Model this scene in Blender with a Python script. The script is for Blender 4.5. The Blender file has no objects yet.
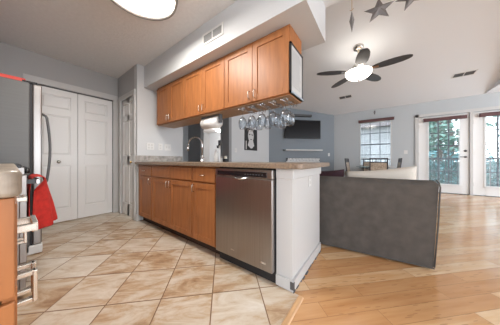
import bpy, bmesh, math, random
from mathutils import Vector, Matrix
random.seed(7)
C = bpy.context.scene.collection
PI = math.pi
SC = bpy.context.scene

# ---------------------------------------------------------------- camera
cam_d = bpy.data.cameras.new('camera'); cam = bpy.data.objects.new('camera', cam_d); C.objects.link(cam)
cam.location = (0, 0, 0.95); cam.rotation_euler = (PI/2, 0, math.radians(36.3))
cam_d.sensor_width = 36; cam_d.lens = 12.6; cam_d.shift_y = -0.004; cam_d.clip_start = 0.02; cam_d.clip_end = 300
SC.camera = cam
# ---------------------------------------------------------------- world
w = bpy.data.worlds.new('sky'); SC.world = w; w.use_nodes = True
nt = w.node_tree; nt.nodes.clear()
wo = nt.nodes.new('ShaderNodeOutputWorld'); bg = nt.nodes.new('ShaderNodeBackground')
tc = nt.nodes.new('ShaderNodeTexCoord'); sx = nt.nodes.new('ShaderNodeSeparateXYZ'); rp = nt.nodes.new('ShaderNodeValToRGB')
rp.color_ramp.elements[0].position = 0.0; rp.color_ramp.elements[0].color = (0.86, 0.90, 0.95, 1)
rp.color_ramp.elements[1].position = 0.8; rp.color_ramp.elements[1].color = (0.72, 0.84, 1.0, 1)
nt.links.new(tc.outputs['Generated'], sx.inputs[0]); nt.links.new(sx.outputs['Z'], rp.inputs[0])
nt.links.new(rp.outputs[0], bg.inputs['Color']); nt.links.new(bg.outputs[0], wo.inputs['Surface'])
bg.inputs['Strength'].default_value = 1.0
# ---------------------------------------------------------------- exposure
SC.view_settings.view_transform = 'Standard'; SC.view_settings.look = 'None'
SC.view_settings.exposure = 2.32; SC.view_settings.gamma = 1.0; SC.view_settings.use_curve_mapping = False
KITCHEN_LAMP = 9.5; FAN_LAMP = 1.4; BEDROOM_LAMP = 8.0

# ---------------------------------------------------------------- materials
def mat(name, col, rough=0.6, metal=0.0, noise=0.0, nscale=8.0, bump=0.0, bscale=60.0, stretch=None, spec=None, emit=None, coat=0.0):
    m = bpy.data.materials.new(name); m.use_nodes = True
    n = m.node_tree.nodes; l = m.node_tree.links; b = n['Principled BSDF']
    b.inputs['Base Color'].default_value = (*col, 1); b.inputs['Roughness'].default_value = rough
    b.inputs['Metallic'].default_value = metal
    if spec is not None: b.inputs['Specular IOR Level'].default_value = spec
    if coat: b.inputs['Coat Weight'].default_value = coat; b.inputs['Coat Roughness'].default_value = 0.15
    tcn = None
    if noise or bump:
        tcn = n.new('ShaderNodeTexCoord'); mp = n.new('ShaderNodeMapping')
        l.new(tcn.outputs['Object'], mp.inputs['Vector'])
        if stretch: mp.inputs['Scale'].default_value = stretch
    if noise:
        nz = n.new('ShaderNodeTexNoise'); nz.inputs['Scale'].default_value = nscale; nz.inputs['Detail'].default_value = 5
        l.new(mp.outputs[0], nz.inputs['Vector'])
        r = n.new('ShaderNodeValToRGB')
        r.color_ramp.elements[0].position = 0.3; r.color_ramp.elements[1].position = 0.7
        r.color_ramp.elements[0].color = (*[max(0, c*(1-noise)) for c in col], 1)
        r.color_ramp.elements[1].color = (*[min(1, c*(1+noise)) for c in col], 1)
        l.new(nz.outputs['Fac'], r.inputs[0]); l.new(r.outputs[0], b.inputs['Base Color'])
    if bump:
        nb = n.new('ShaderNodeTexNoise'); nb.inputs['Scale'].default_value = bscale; nb.inputs['Detail'].default_value = 3
        l.new(mp.outputs[0], nb.inputs['Vector'])
        bp = n.new('ShaderNodeBump'); bp.inputs['Strength'].default_value = bump; bp.inputs['Distance'].default_value = 0.01
        l.new(nb.outputs['Fac'], bp.inputs['Height']); l.new(bp.outputs[0], b.inputs['Normal'])
    if emit:
        b.inputs['Emission Color'].default_value = (*emit[0], 1); b.inputs['Emission Strength'].default_value = emit[1]
    return m

def tile_mat():
    m = bpy.data.materials.new('diagonal_floor_tile'); m.use_nodes = True
    n = m.node_tree.nodes; l = m.node_tree.links; b = n['Principled BSDF']
    uv = n.new('ShaderNodeUVMap'); uv.uv_map = 'UVMap'
    br = n.new('ShaderNodeTexBrick'); br.offset = 0; br.squash = 1
    br.inputs['Color1'].default_value = (0, 0, 0, 1); br.inputs['Color2'].default_value = (1, 1, 1, 1); br.inputs['Mortar'].default_value = (0.5, 0.5, 0.5, 1)
    br.inputs['Scale'].default_value = 1; br.inputs['Mortar Size'].default_value = 0.0042; br.inputs['Mortar Smooth'].default_value = 0.2
    br.inputs['Brick Width'].default_value = 0.344; br.inputs['Row Height'].default_value = 0.344; br.inputs['Bias'].default_value = 0
    l.new(uv.outputs[0], br.inputs['Vector'])
    sc = n.new('ShaderNodeVectorMath'); sc.operation = 'SCALE'; sc.inputs['Scale'].default_value = 7.0; l.new(br.outputs['Color'], sc.inputs[0])
    ad = n.new('ShaderNodeVectorMath'); ad.operation = 'ADD'; l.new(uv.outputs[0], ad.inputs[0]); l.new(sc.outputs[0], ad.inputs[1])
    mp = n.new('ShaderNodeMapping'); mp.inputs['Rotation'].default_value = (0, 0, 0.5); mp.inputs['Scale'].default_value = (1.0, 2.6, 1); l.new(ad.outputs[0], mp.inputs['Vector'])
    nz = n.new('ShaderNodeTexNoise'); nz.inputs['Scale'].default_value = 3.4; nz.inputs['Detail'].default_value = 12; nz.inputs['Roughness'].default_value = 0.68; nz.inputs['Distortion'].default_value = 0.55
    l.new(mp.outputs[0], nz.inputs['Vector'])
    # per-tile bias
    mx = n.new('ShaderNodeMath'); mx.operation = 'MULTIPLY_ADD'; mx.inputs[1].default_value = 0.16; mx.inputs[2].default_value = -0.08; l.new(br.outputs['Color'], mx.inputs[0])
    a2 = n.new('ShaderNodeMath'); a2.operation = 'ADD'; l.new(nz.outputs['Fac'], a2.inputs[0]); l.new(mx.outputs[0], a2.inputs[1])
    r = n.new('ShaderNodeValToRGB'); e = r.color_ramp.elements
    e[0].position = 0.27; e[0].color = (0.31, 0.175, 0.09, 1); e[1].position = 0.70; e[1].color = (0.68, 0.62, 0.54, 1)
    x = e.new(0.40); x.color = (0.48, 0.34, 0.215, 1); x = e.new(0.52); x.color = (0.59, 0.50, 0.395, 1)
    l.new(a2.outputs[0], r.inputs[0])
    mix = n.new('ShaderNodeMixRGB'); mix.inputs['Color2'].default_value = (0.23, 0.13, 0.07, 1)
    l.new(br.outputs['Fac'], mix.inputs['Fac']); l.new(r.outputs[0], mix.inputs['Color1']); l.new(mix.outputs[0], b.inputs['Base Color'])
    b.inputs['Roughness'].default_value = 0.38
    bp = n.new('ShaderNodeBump'); bp.inputs['Strength'].default_value = 0.5; bp.inputs['Distance'].default_value = 0.004; bp.invert = True
    l.new(br.outputs['Fac'], bp.inputs['Height']); l.new(bp.outputs[0], b.inputs['Normal'])
    return m

def plank_mat():
    m = bpy.data.materials.new('bamboo_plank_floor'); m.use_nodes = True
    n = m.node_tree.nodes; l = m.node_tree.links; b = n['Principled BSDF']
    uv = n.new('ShaderNodeUVMap'); uv.uv_map = 'UVMap'
    br = n.new('ShaderNodeTexBrick'); br.offset = 0.37; br.offset_frequency = 2
    br.inputs['Color1'].default_value = (0, 0, 0, 1); br.inputs['Color2'].default_value = (1, 1, 1, 1); br.inputs['Mortar'].default_value = (0.5, 0.5, 0.5, 1)
    br.inputs['Scale'].default_value = 1; br.inputs['Mortar Size'].default_value = 0.0012; br.inputs['Mortar Smooth'].default_value = 0.1
    br.inputs['Brick Width'].default_value = 0.92; br.inputs['Row Height'].default_value = 0.112
    l.new(uv.outputs[0], br.inputs['Vector'])
    sc = n.new('ShaderNodeVectorMath'); sc.operation = 'SCALE'; sc.inputs['Scale'].default_value = 5.0; l.new(br.outputs['Color'], sc.inputs[0])
    ad = n.new('ShaderNodeVectorMath'); ad.operation = 'ADD'; l.new(uv.outputs[0], ad.inputs[0]); l.new(sc.outputs[0], ad.inputs[1])
    mp = n.new('ShaderNodeMapping'); mp.inputs['Scale'].default_value = (3.0, 26, 1); l.new(ad.outputs[0], mp.inputs['Vector'])
    nz = n.new('ShaderNodeTexNoise'); nz.inputs['Scale'].default_value = 1.0; nz.inputs['Detail'].default_value = 4; l.new(mp.outputs[0], nz.inputs['Vector'])
    # bamboo knuckles: short dark ticks across the grain
    mp2 = n.new('ShaderNodeMapping'); mp2.inputs['Scale'].default_value = (7.0, 46, 1); l.new(ad.outputs[0], mp2.inputs['Vector'])
    vz = n.new('ShaderNodeTexVoronoi'); vz.inputs['Scale'].default_value = 1.0; l.new(mp2.outputs[0], vz.inputs['Vector'])
    kn = n.new('ShaderNodeMath'); kn.operation = 'LESS_THAN'; kn.inputs[1].default_value = 0.2; l.new(vz.outputs['Distance'], kn.inputs[0])
    s1 = n.new('ShaderNodeMath'); s1.operation = 'MULTIPLY_ADD'; s1.inputs[1].default_value = 0.45; l.new(br.outputs['Color'], s1.inputs[0])
    s0 = n.new('ShaderNodeMath'); s0.operation = 'MULTIPLY'; s0.inputs[1].default_value = 0.55; l.new(nz.outputs['Fac'], s0.inputs[0]); l.new(s0.outputs[0], s1.inputs[2])
    r = n.new('ShaderNodeValToRGB'); e = r.color_ramp.elements
    e[0].position = 0.15; e[0].color = (0.44, 0.205, 0.08, 1); e[1].position = 0.80; e[1].color = (0.74, 0.54, 0.34, 1)
    x = e.new(0.5); x.color = (0.59, 0.335, 0.155, 1)
    l.new(s1.outputs[0], r.inputs[0])
    k2 = n.new('ShaderNodeMath'); k2.operation = 'MULTIPLY'; k2.inputs[1].default_value = 0.6; l.new(kn.outputs[0], k2.inputs[0])
    m1 = n.new('ShaderNodeMixRGB'); m1.inputs['Color2'].default_value = (0.36, 0.18, 0.08, 1); l.new(k2.outputs[0], m1.inputs['Fac']); l.new(r.outputs[0], m1.inputs['Color1'])
    mix = n.new('ShaderNodeMixRGB'); mix.inputs['Color2'].default_value = (0.28, 0.15, 0.07, 1)
    l.new(br.outputs['Fac'], mix.inputs['Fac']); l.new(m1.outputs[0], mix.inputs['Color1']); l.new(mix.outputs[0], b.inputs['Base Color'])
    b.inputs['Roughness'].default_value = 0.16
    bp = n.new('ShaderNodeBump'); bp.inputs['Strength'].default_value = 0.25; bp.inputs['Distance'].default_value = 0.002; bp.invert = True
    l.new(br.outputs['Fac'], bp.inputs['Height']); l.new(bp.outputs[0], b.inputs['Normal'])
    return m

def thin_glass(name, tint, gl=0.07):
    m = bpy.data.materials.new(name); m.use_nodes = True
    n = m.node_tree.nodes; l = m.node_tree.links; n.remove(n['Principled BSDF'])
    t = n.new('ShaderNodeBsdfTransparent'); t.inputs[0].default_value = (*tint, 1)
    g = n.new('ShaderNodeBsdfGlossy'); g.inputs['Roughness'].default_value = 0.03
    mx = n.new('ShaderNodeMixShader')
    lw = n.new('ShaderNodeLayerWeight'); lw.inputs['Blend'].default_value = 0.25
    mu = n.new('ShaderNodeMath'); mu.operation = 'MULTIPLY_ADD'; mu.inputs[1].default_value = gl*6; mu.inputs[2].default_value = gl
    l.new(lw.outputs['Fresnel'], mu.inputs[0]); l.new(mu.outputs[0], mx.inputs[0])
    l.new(t.outputs[0], mx.inputs[1]); l.new(g.outputs[0], mx.inputs[2]); l.new(mx.outputs[0], n['Material Output'].inputs[0])
    return m

WALL = mat('blue_grey_wall_paint', (0.50, 0.53, 0.55), 0.75, bump=0.12, bscale=90)
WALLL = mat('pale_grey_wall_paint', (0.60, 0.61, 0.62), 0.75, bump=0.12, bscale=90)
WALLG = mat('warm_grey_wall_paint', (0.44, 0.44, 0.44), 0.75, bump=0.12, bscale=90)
WALLB = mat('slate_blue_wall_paint', (0.22, 0.25, 0.28), 0.75, bump=0.12, bscale=90)
WALLD = mat('shaded_wall_grey', (0.27, 0.275, 0.285), 0.75)  # grey darkened in the colour to stand for shade on walls turned from light
CEIL = mat('textured_ceiling_paint', (0.77, 0.775, 0.78), 0.85, bump=0.55, bscale=38, noise=0.03, nscale=30)
CEILV = mat('smooth_ceiling_paint', (0.77, 0.785, 0.81), 0.85, bump=0.15, bscale=60)
TRIM = mat('white_trim_paint', (0.58, 0.575, 0.565), 0.42)
DOORW = mat('white_door_paint', (0.83, 0.825, 0.815), 0.38)
TILE = tile_mat(); PLANK = plank_mat()
WOOD = mat('honey_maple_stain', (0.36, 0.134, 0.042), 0.42, noise=0.16, nscale=3.0, stretch=(9, 9, 1.2))
WOODIN = mat('maple_underside', (0.42, 0.26, 0.15), 0.5, noise=0.12, nscale=4.0, stretch=(1.2, 9, 9))
STRIPW = mat('oak_strip', (0.56, 0.33, 0.16), 0.35, noise=0.15, nscale=3.0, stretch=(20, 1.5, 9))
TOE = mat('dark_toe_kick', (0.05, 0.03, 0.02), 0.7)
COUNTER = mat('mottled_brown_laminate', (0.23, 0.165, 0.115), 0.35, noise=0.32, nscale=60)
TANTOP = mat('mottled_tan_laminate', (0.30, 0.245, 0.19), 0.35, noise=0.5, nscale=14)
GRANITE = mat('mottled_grey_laminate', (0.33, 0.30, 0.27), 0.38, noise=0.35, nscale=20)
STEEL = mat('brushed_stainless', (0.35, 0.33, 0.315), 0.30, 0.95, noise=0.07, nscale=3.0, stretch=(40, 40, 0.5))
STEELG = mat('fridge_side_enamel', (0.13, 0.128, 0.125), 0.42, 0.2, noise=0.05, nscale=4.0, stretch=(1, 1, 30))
CHROME = mat('polished_chrome', (0.75, 0.75, 0.76), 0.12, 1.0)
NICKEL = mat('brushed_nickel', (0.60, 0.56, 0.50), 0.25, 1.0)
BRONZE = mat('dark_bronze', (0.10, 0.065, 0.045), 0.35, 0.7)
BLACK = mat('black_plastic', (0.012, 0.012, 0.014), 0.25)
MATTE = mat('matte_black', (0.02, 0.02, 0.022), 0.6)
GREYD = mat('dark_grey_plastic', (0.09, 0.09, 0.095), 0.4)
RED = mat('red_terry_cloth', (0.46, 0.022, 0.016), 0.95, noise=0.2, nscale=30, bump=0.4, bscale=220)
REDBOX = mat('red_cardboard', (0.75, 0.07, 0.05), 0.5)
SOFA = mat('charcoal_brown_velvet', (0.078, 0.067, 0.058), 0.8, noise=0.2, nscale=11)
CREAM = mat('cream_cushion_fabric', (0.66, 0.61, 0.54), 0.9, bump=0.2, bscale=150)
PLUM = mat('plum_cushion_fabric', (0.045, 0.018, 0.025), 0.9, bump=0.2, bscale=150)
PAPER = mat('white_paper', (0.82, 0.81, 0.79), 0.85, bump=0.15, bscale=80)
PLASTW = mat('white_plastic', (0.70, 0.695, 0.68), 0.35)
GALV = mat('galvanised_tin', (0.17, 0.155, 0.15), 0.45, 0.7, noise=0.35, nscale=9)
CORD = mat('jute_cord', (0.42, 0.30, 0.20), 0.9)
BLADE = mat('dark_walnut_blade', (0.045, 0.038, 0.036), 0.32, noise=0.25, nscale=3.0)
LAMPW = mat('lit_white_diffuser', (0.9, 0.9, 0.88), 0.5, emit=((1.0, 0.95, 0.88), KITCHEN_LAMP))
FANW = mat('lit_frosted_bowl', (0.9, 0.9, 0.88), 0.4, emit=((1.0, 0.93, 0.84), FAN_LAMP))
BEDL = mat('lit_bedroom_lamp', (0.9, 0.9, 0.88), 0.4, emit=((1.0, 0.95, 0.9), BEDROOM_LAMP))
GLASS = thin_glass('clear_pane', (0.93, 0.97, 0.98), 0.04)
STEMG = thin_glass('clear_stemware', (0.90, 0.92, 0.94), 0.055)
TABLEG = thin_glass('glass_table_top', (0.75, 0.88, 0.88), 0.12)
TVM = mat('black_screen', (0.006, 0.006, 0.008), 0.25, spec=0.2)
VALANCE = mat('dark_cherry_valance', (0.11, 0.045, 0.045), 0.4)
SLATM = mat('white_blind_slat', (0.80, 0.80, 0.79), 0.5)
MUNT = mat('dark_muntin', (0.10, 0.12, 0.14), 0.5)
CHAIRM = mat('dark_metal_chair', (0.06, 0.055, 0.06), 0.4, 0.4)
RATTAN = mat('beige_woven_panel', (0.45, 0.37, 0.29), 0.85, noise=0.35, nscale=28)
SEATM = mat('pale_seat_fabric', (0.55, 0.52, 0.48), 0.9)
def leafmat(name, c): return mat(name, c, 0.6, noise=0.4, nscale=6)
LEAF = [leafmat('pale_green_leaves', (0.17, 0.30, 0.24)), leafmat('blue_green_leaves', (0.10, 0.24, 0.24)), leafmat('deep_green_leaves', (0.05, 0.14, 0.13))]
BARK = mat('grey_bark', (0.16, 0.13, 0.11), 0.9)
DECK = mat('grey_deck_boards', (0.45, 0.44, 0.42), 0.7)
GRASS = mat('lawn', (0.15, 0.19, 0.15), 0.95, noise=0.3, nscale=3)
SIDING = mat('grey_siding', (0.36, 0.35, 0.345), 0.8)
ROOFM = mat('brown_shingles', (0.14, 0.11, 0.10), 0.9, noise=0.2, nscale=12)

# ---------------------------------------------------------------- mesh helper
class M:
    def __init__(s, T=None): s.v = []; s.f = []; s.sm = []; s.T = T; s.uv = None
    def add(s, vs, fs, smooth=False):
        b = len(s.v); s.v += [tuple(p) for p in vs]; s.f += [tuple(b+i for i in f) for f in fs]; s.sm += [smooth]*len(fs); return s
    def box(s, x0, x1, y0, y1, z0, z1):
        if x0 > x1: x0, x1 = x1, x0
        if y0 > y1: y0, y1 = y1, y0
        if z0 > z1: z0, z1 = z1, z0
        return s.add([(x0,y0,z0),(x1,y0,z0),(x1,y1,z0),(x0,y1,z0),(x0,y0,z1),(x1,y0,z1),(x1,y1,z1),(x0,y1,z1)],
                     [(0,3,2,1),(4,5,6,7),(0,1,5,4),(1,2,6,5),(2,3,7,6),(3,0,4,7)])
    def bar(s, p, q, wx, wz, up=(0,0,1)):
        p = Vector(p); q = Vector(q); d = (q-p).normalized(); u = Vector(up)
        if abs(d.dot(u)) > 0.98: u = Vector((0,1,0))
        a = d.cross(u).normalized(); c = a.cross(d).normalized(); vs = []
        for o in (p, q):
            for i, j in ((-1,-1),(1,-1),(1,1),(-1,1)): vs.append(o + a*i*wx/2 + c*j*wz/2)
        return s.add(vs, [(3,2,1,0),(4,5,6,7),(0,1,5,4),(1,2,6,5),(2,3,7,6),(3,0,4,7)])
    def prism(s, poly, h0, h1, ax='z', smooth=False):
        n = len(poly)
        def P(a, b, h): return {'z': (a,b,h), 'y': (a,h,b), 'x': (h,a,b)}[ax]
        vs = [P(a,b,h0) for a,b in poly] + [P(a,b,h1) for a,b in poly]
        fs = [tuple(range(n-1,-1,-1)), tuple(range(n,2*n))] + [(i,(i+1)%n,n+(i+1)%n,n+i) for i in range(n)]
        return s.add(vs, fs, smooth)
    def tube(s, pts, r, n=10, cap=True):
        pts = [Vector(p) for p in pts]; rs = r if isinstance(r, (list, tuple)) else [r]*len(pts); vs = []; prev = None
        for i, p in enumerate(pts):
            d = (pts[min(i+1,len(pts)-1)] - pts[max(i-1,0)]).normalized()
            if prev is None:
                u = Vector((0,0,1)) if abs(d.z) < 0.9 else Vector((1,0,0)); a = d.cross(u).normalized()
            else: a = (prev - d*prev.dot(d)).normalized()
            prev = a; b = d.cross(a)
            for k in range(n):
                t = 2*PI*k/n; vs.append(p + (a*math.cos(t) + b*math.sin(t))*rs[i])
        fs = [(i*n+k, i*n+(k+1)%n, (i+1)*n+(k+1)%n, (i+1)*n+k) for i in range(len(pts)-1) for k in range(n)]
        s.add(vs, fs, True)
        if cap:
            s.add(vs[:n], [tuple(range(n-1,-1,-1))]); s.add(vs[-n:], [tuple(range(n))])
        return s
    def lathe(s, prof, c=(0,0,0), n=24, ax='z', cap=True):
        vs = []
        for r, h in prof:
            for k in range(n):
                t = 2*PI*k/n; a, b = r*math.cos(t), r*math.sin(t)
                vs.append({'z': (c[0]+a,c[1]+b,c[2]+h), 'x': (c[0]+h,c[1]+a,c[2]+b), 'y': (c[0]+b,c[1]+h,c[2]+a)}[ax])
        m = len(prof)
        s.add(vs, [(i*n+k, i*n+(k+1)%n, (i+1)*n+(k+1)%n, (i+1)*n+k) for i in range(m-1) for k in range(n)], True)
        if cap:
            if prof[0][0] > 1e-6: s.add(vs[:n], [tuple(range(n-1,-1,-1))])
            if prof[-1][0] > 1e-6: s.add(vs[-n:], [tuple(range(n))])
        return s
    def grid(s, fn, nu, nv, smooth=True, closed=False):
        vs = [fn(i/nu, j/nv) for i in range(nu+1) for j in range(nv+1)]
        return s.add(vs, [(i*(nv+1)+j, (i+1)*(nv+1)+j, (i+1)*(nv+1)+j+1, i*(nv+1)+j+1) for i in range(nu) for j in range(nv)], smooth)

def origin_of(o):
    p = Vector((0,0,0))
    while o: p += Vector(o.location); o = o.parent
    return p
def obj(name, m, material, parent=None, bevel=0, local=False, at=None, uvfn=None, solid=0, sub=0, seg=2, rot=0):
    """link the collected shapes as ONE mesh object; world coordinates unless local"""
    vs = [m.T(*p) for p in m.v] if m.T else m.v
    if parent is None:
        if local: o0 = Vector((0,0,0)); loc = Vector(at or (0,0,0))
        else:
            xs = [p[0] for p in vs]; ys = [p[1] for p in vs]; zs = [p[2] for p in vs]
            o0 = Vector(((min(xs)+max(xs))/2, (min(ys)+max(ys))/2, min(zs))); loc = o0
    else:
        o0 = Vector((0,0,0)) if local else origin_of(parent); loc = Vector((0,0,0))
    me = bpy.data.meshes.new(name); me.from_pydata([tuple(Vector(p)-o0) for p in vs], [], m.f); me.update()
    for p, q in zip(me.polygons, m.sm): p.use_smooth = q
    bm = bmesh.new(); bm.from_mesh(me); bmesh.ops.remove_doubles(bm, verts=bm.verts, dist=1e-6)
    bmesh.ops.recalc_face_normals(bm, faces=bm.faces); bm.to_mesh(me); bm.free()
    if uvfn:
        uv = me.uv_layers.new(name='UVMap')
        for lp in me.loops:
            p = me.vertices[lp.vertex_index].co + o0; uv.data[lp.index].uv = uvfn(p)
    me.materials.append(material)
    o = bpy.data.objects.new(name, me); C.objects.link(o); o.location = loc; o.parent = parent
    if rot: o.rotation_euler.z = rot
    if solid:
        md = o.modifiers.new('thickness', 'SOLIDIFY'); md.thickness = solid; md.offset = 0
    if bevel:
        md = o.modifiers.new('soft_edges', 'BEVEL'); md.width = bevel; md.segments = seg; md.limit_method = 'ANGLE'; md.angle_limit = 0.6
    if sub:
        md = o.modifiers.new('smooth', 'SUBSURF'); md.levels = sub; md.render_levels = sub
    return o
def tag(o, label, cat, group=None):
    o['label'] = label; o['category'] = cat
    if group: o['group'] = group
    return o
def thing(name, label, cat, loc=(0,0,0), rz=0, group=None):
    o = bpy.data.objects.new(name, None); o.empty_display_size = 0.1; C.objects.link(o); o.location = loc; o.rotation_euler.z = rz
    return tag(o, label, cat, group)
def struct(name, m, material, label, cat, **k):
    o = obj(name, m, material, **k); o['kind'] = 'structure'; return tag(o, label, cat)
def sthing(name, label, cat, loc=(0,0,0), rz=0):
    o = thing(name, label, cat, loc, rz); o['kind'] = 'structure'; return o
def dup(root, loc, rz=None, label=None, group=None):
    def rec(o, par):
        c = o.copy(); C.objects.link(c); c.parent = par
        for ch in list(o.children): rec(ch, c)
        return c
    r = rec(root, None); r.location = loc
    if rz is not None: r.rotation_euler.z = rz
    if label: r['label'] = label
    if group: r['group'] = group
    return r

# ================================================================ ROOM SHELL
S2 = math.sqrt(0.5)
uv_tile = lambda p: ((p.x+p.y)*S2 + 0.764, (p.y-p.x)*S2 - 1.279)
uv_plank = lambda p: ((p.x+p.y)*S2 - 0.05, (p.y-p.x)*S2 - 0.98)
KC = 2.47          # kitchen ceiling
XL, XP, YP = -3.90, -3.05, 1.165
struct('floor', M().box(-4.6, -0.455, -1.2, 1.2, -0.05, 0).box(-4.6, -0.50, 1.2, 1.99, -0.05, 0), TILE, 'beige marbled ceramic tile floor laid on the diagonal in the kitchen', 'floor', uvfn=uv_tile)
fl = M().box(-0.415, 5, -2, 1.2, -0.05, 0); fl.box(-0.50, 5, 1.2, 1.99, -0.05, 0); fl.box(-8, 5, 1.99, 7.6, -0.05, 0)
struct('floor', fl, PLANK, 'glossy honey bamboo plank floor running through the living room', 'floor', uvfn=uv_plank)
struct('trim_1', M().prism([(-0.456,0.0),(-0.414,0.0),(-0.42,0.009),(-0.45,0.009)], -1.2, 1.19, 'y'), STRIPW, 'narrow wooden transition strip between tile and bamboo floor', 'floor trim')
struct('ceiling', M().box(-4.6, 5, -2, 1.85, KC, KC+0.1), CEIL, 'textured off white flat ceiling over the kitchen', 'ceiling')
vz = lambda y: 2.72 + 0.15*(7.45-y)
struct('ceiling', M().prism([(1.85, vz(1.85)), (7.6, vz(7.6)), (7.6, vz(7.6)+0.1), (1.85, vz(1.85)+0.1)], -3.4, 2.265, 'x'), CEILV, 'sloped vaulted ceiling over the living room with the fan', 'ceiling')
struct('ceiling', M().box(2.265, 5, 1.85, 7.6, 2.72, 2.82), CEILV, 'low flat ceiling at the right above the second glazed door', 'ceiling')
struct('wall_gable', M().prism([(1.85, 2.82), (7.45, 2.82), (7.45, 2.835), (1.85, vz(1.85)+0.05)], 2.265, 2.33, 'x'), WALLG, 'grey triangular drop wall between vaulted and low ceiling', 'wall')
struct('wall_header', M().box(-3.4, 5, 1.77, 1.849, KC+0.101, 3.66), WALLG, 'wall above the kitchen ceiling edge facing the vault', 'wall')
# closet wall with opening y 0.17..1.09, z..2.05
wl = M().box(XL-0.12, XL, -0.8, 0.16, 0, KC); wl.box(XL-0.12, XL, 1.095, YP+0.12, 0, KC); wl.box(XL-0.12, XL, 0.16, 1.095, 2.06, KC)
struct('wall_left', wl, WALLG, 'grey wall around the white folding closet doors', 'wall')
struct('wall_closet', M().box(XL-0.62, XL-0.60, -0.1, 1.3, 0, KC), WALLD, 'dark back wall inside the closet', 'wall')
# pantry wall
wp = M().box(XL, -3.73, YP, YP+0.12, 0, KC); wp.box(-3.17, -3.16, YP, YP+0.12, 0, KC); wp.box(-3.73, -3.17, YP, YP+0.12, 2.03, KC)
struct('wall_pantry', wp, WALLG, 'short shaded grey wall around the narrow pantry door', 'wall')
struct('wall_kitchen', M().box(XP-0.11, XP, YP-0.002, 1.96, 0, KC), WALLL, 'pale wall stub with outlets at the left end of the counter', 'wall')
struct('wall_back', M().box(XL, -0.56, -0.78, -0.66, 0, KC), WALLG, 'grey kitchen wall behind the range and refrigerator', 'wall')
# soffit over the upper cabinets
struct('wall_soffit', M().box(XP+0.001, -0.425, 1.265, 1.84, 2.122, KC-0.001), WALLL, 'pale boxed soffit above the hanging cabinets', 'wall')
# hall
hall = M().box(-5.22, -5.1, 1.96, 3.47, 0, 2.44)
struct('wall_hall', hall, WALL, 'grey end wall of the hall seen past the faucet', 'wall')
struct('wall_hallside', M().box(-5.22, XP-0.11, 1.96, 2.0, 0, 2.44), WALLG, 'hall side wall behind the pantry', 'wall')
hb = M().box(-5.22, -4.43, 3.47, 3.57, 0, 2.44); hb.box(-3.56, -3.25, 3.47, 3.57, 0, 2.44); hb.box(-4.43, -3.56, 3.47, 3.57, 2.06, 2.44)
struct('wall_hallback', hb, WALLD, 'hall wall with shade put into its grey around the open bedroom doorway', 'wall')
struct('ceiling', M().box(-8, -3.26, 1.96, 7.6, 2.44, 2.5), CEIL, 'hall and bedroom ceiling beyond the pass through', 'ceiling')
br = M().box(-7.55, -3.36, 6.4, 6.5, 0, 2.44)
struct('wall_bedroom', br, WALLL, 'pale bedroom wall with small black sconce', 'wall')
struct('wall_bedroomside', M().box(-7.55, -7.45, 3.57, 6.4, 0, 2.44), WALLL, 'pale side wall of the bedroom', 'wall')
struct('wall_living', M().box(-3.35, -3.25, 3.57, 5.6, 0, 3.2), WALLL, 'pale living room wall with the framed portrait', 'wall')
struct('wall_livingheader', M().box(-3.35, -3.25, 1.86, 3.57, 2.501, 3.55), WALLL, 'wall over the hall opening', 'wall')
# diagonal fireplace wall: from (-3.25,5.6) to (-1.4,7.45)
dg = M().prism([(-3.25,5.6), (-1.4,7.45), (-1.5,7.55), (-3.35,5.7)], 0, 3.0)
struct('wall_fireplace', dg, WALLB, 'blue grey diagonal corner wall behind the television', 'wall')
# far wall with openings: window (-0.56..0.36, .75..2.32), doors (1.0..3.12, 0..2.27)
fw = M(); Y0, Y1 = 7.45, 7.59
for a in ((-1.5,-0.56,0,2.76), (-0.56,0.36,0,0.75), (-0.56,0.36,2.32,2.76), (0.36,1.0,0,2.76), (1.0,3.12,2.27,2.76), (3.12,5,0,2.76)):
    fw.box(a[0], a[1], Y0, Y1, a[2], a[3])
struct('wall_far', fw, WALL, 'blue grey far wall with the dining window and glazed doors', 'wall')
struct('light_block_rear', M().box(1.6, 5.0, -2.0, -1.9, 0, KC), WALL, 'added unseen grey wall behind the camera that cuts the light on the cabinets', 'wall')  # added out of view to keep daylight off the base cabinet fronts
struct('baseboard_far', M().box(-1.38, 0.91, 7.433, 7.449, 0, 0.11), TRIM, 'white baseboard along the far wall', 'baseboard', bevel=0.004)
# peninsula end wall (white pony wall)
pe = M().box(-0.633, -0.505, 1.205, 1.935, 0, 0.889)
struct('wall_end', pe, TRIM, 'white panelled end wall of the peninsula beside the dishwasher', 'wall')
cap = M().prism([(1.197,0.81),(1.192,0.889),(1.945,0.889),(1.945,0.81)], -0.634, -0.49, 'x')
struct('trim_2', cap, TRIM, 'white cap moulding under the counter overhang', 'trim', bevel=0.008)
struct('baseboard_end', M().box(-0.504, -0.492, 1.192, 1.94, 0.004, 0.085).box(-0.633, -0.492, 1.192, 1.204, 0.004, 0.085), TRIM, 'scuffed white baseboard around the peninsula end', 'baseboard', bevel=0.003)
gr = M()
yy = 1.19
while yy < 1.92:
    L = random.uniform(0.02, 0.07); gr.box(-0.492, -0.492+random.uniform(0.004,0.012), yy, min(yy+L,1.935), 0.0005, random.uniform(0.004,0.012)); yy += L + random.uniform(0.015, 0.07)
gr.box(-0.4915, -0.489, 1.193, 1.215, 0.015, 0.07); gr.box(-0.515, -0.491, 1.189, 1.1915, 0.02, 0.075)
struct('trim_3', gr, GREYD, 'torn dark gap strip along the foot of the peninsula baseboard', 'trim')
struct('baseboard_kitchen', M().box(-3.06, -3.03, 1.145, YP-0.003, 0, 0.1).box(XP+0.001, XP+0.012, YP-0.003, 1.2, 0, 0.1), TRIM, 'white baseboard block at the foot of the wall stub', 'baseboard', bevel=0.003)
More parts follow.
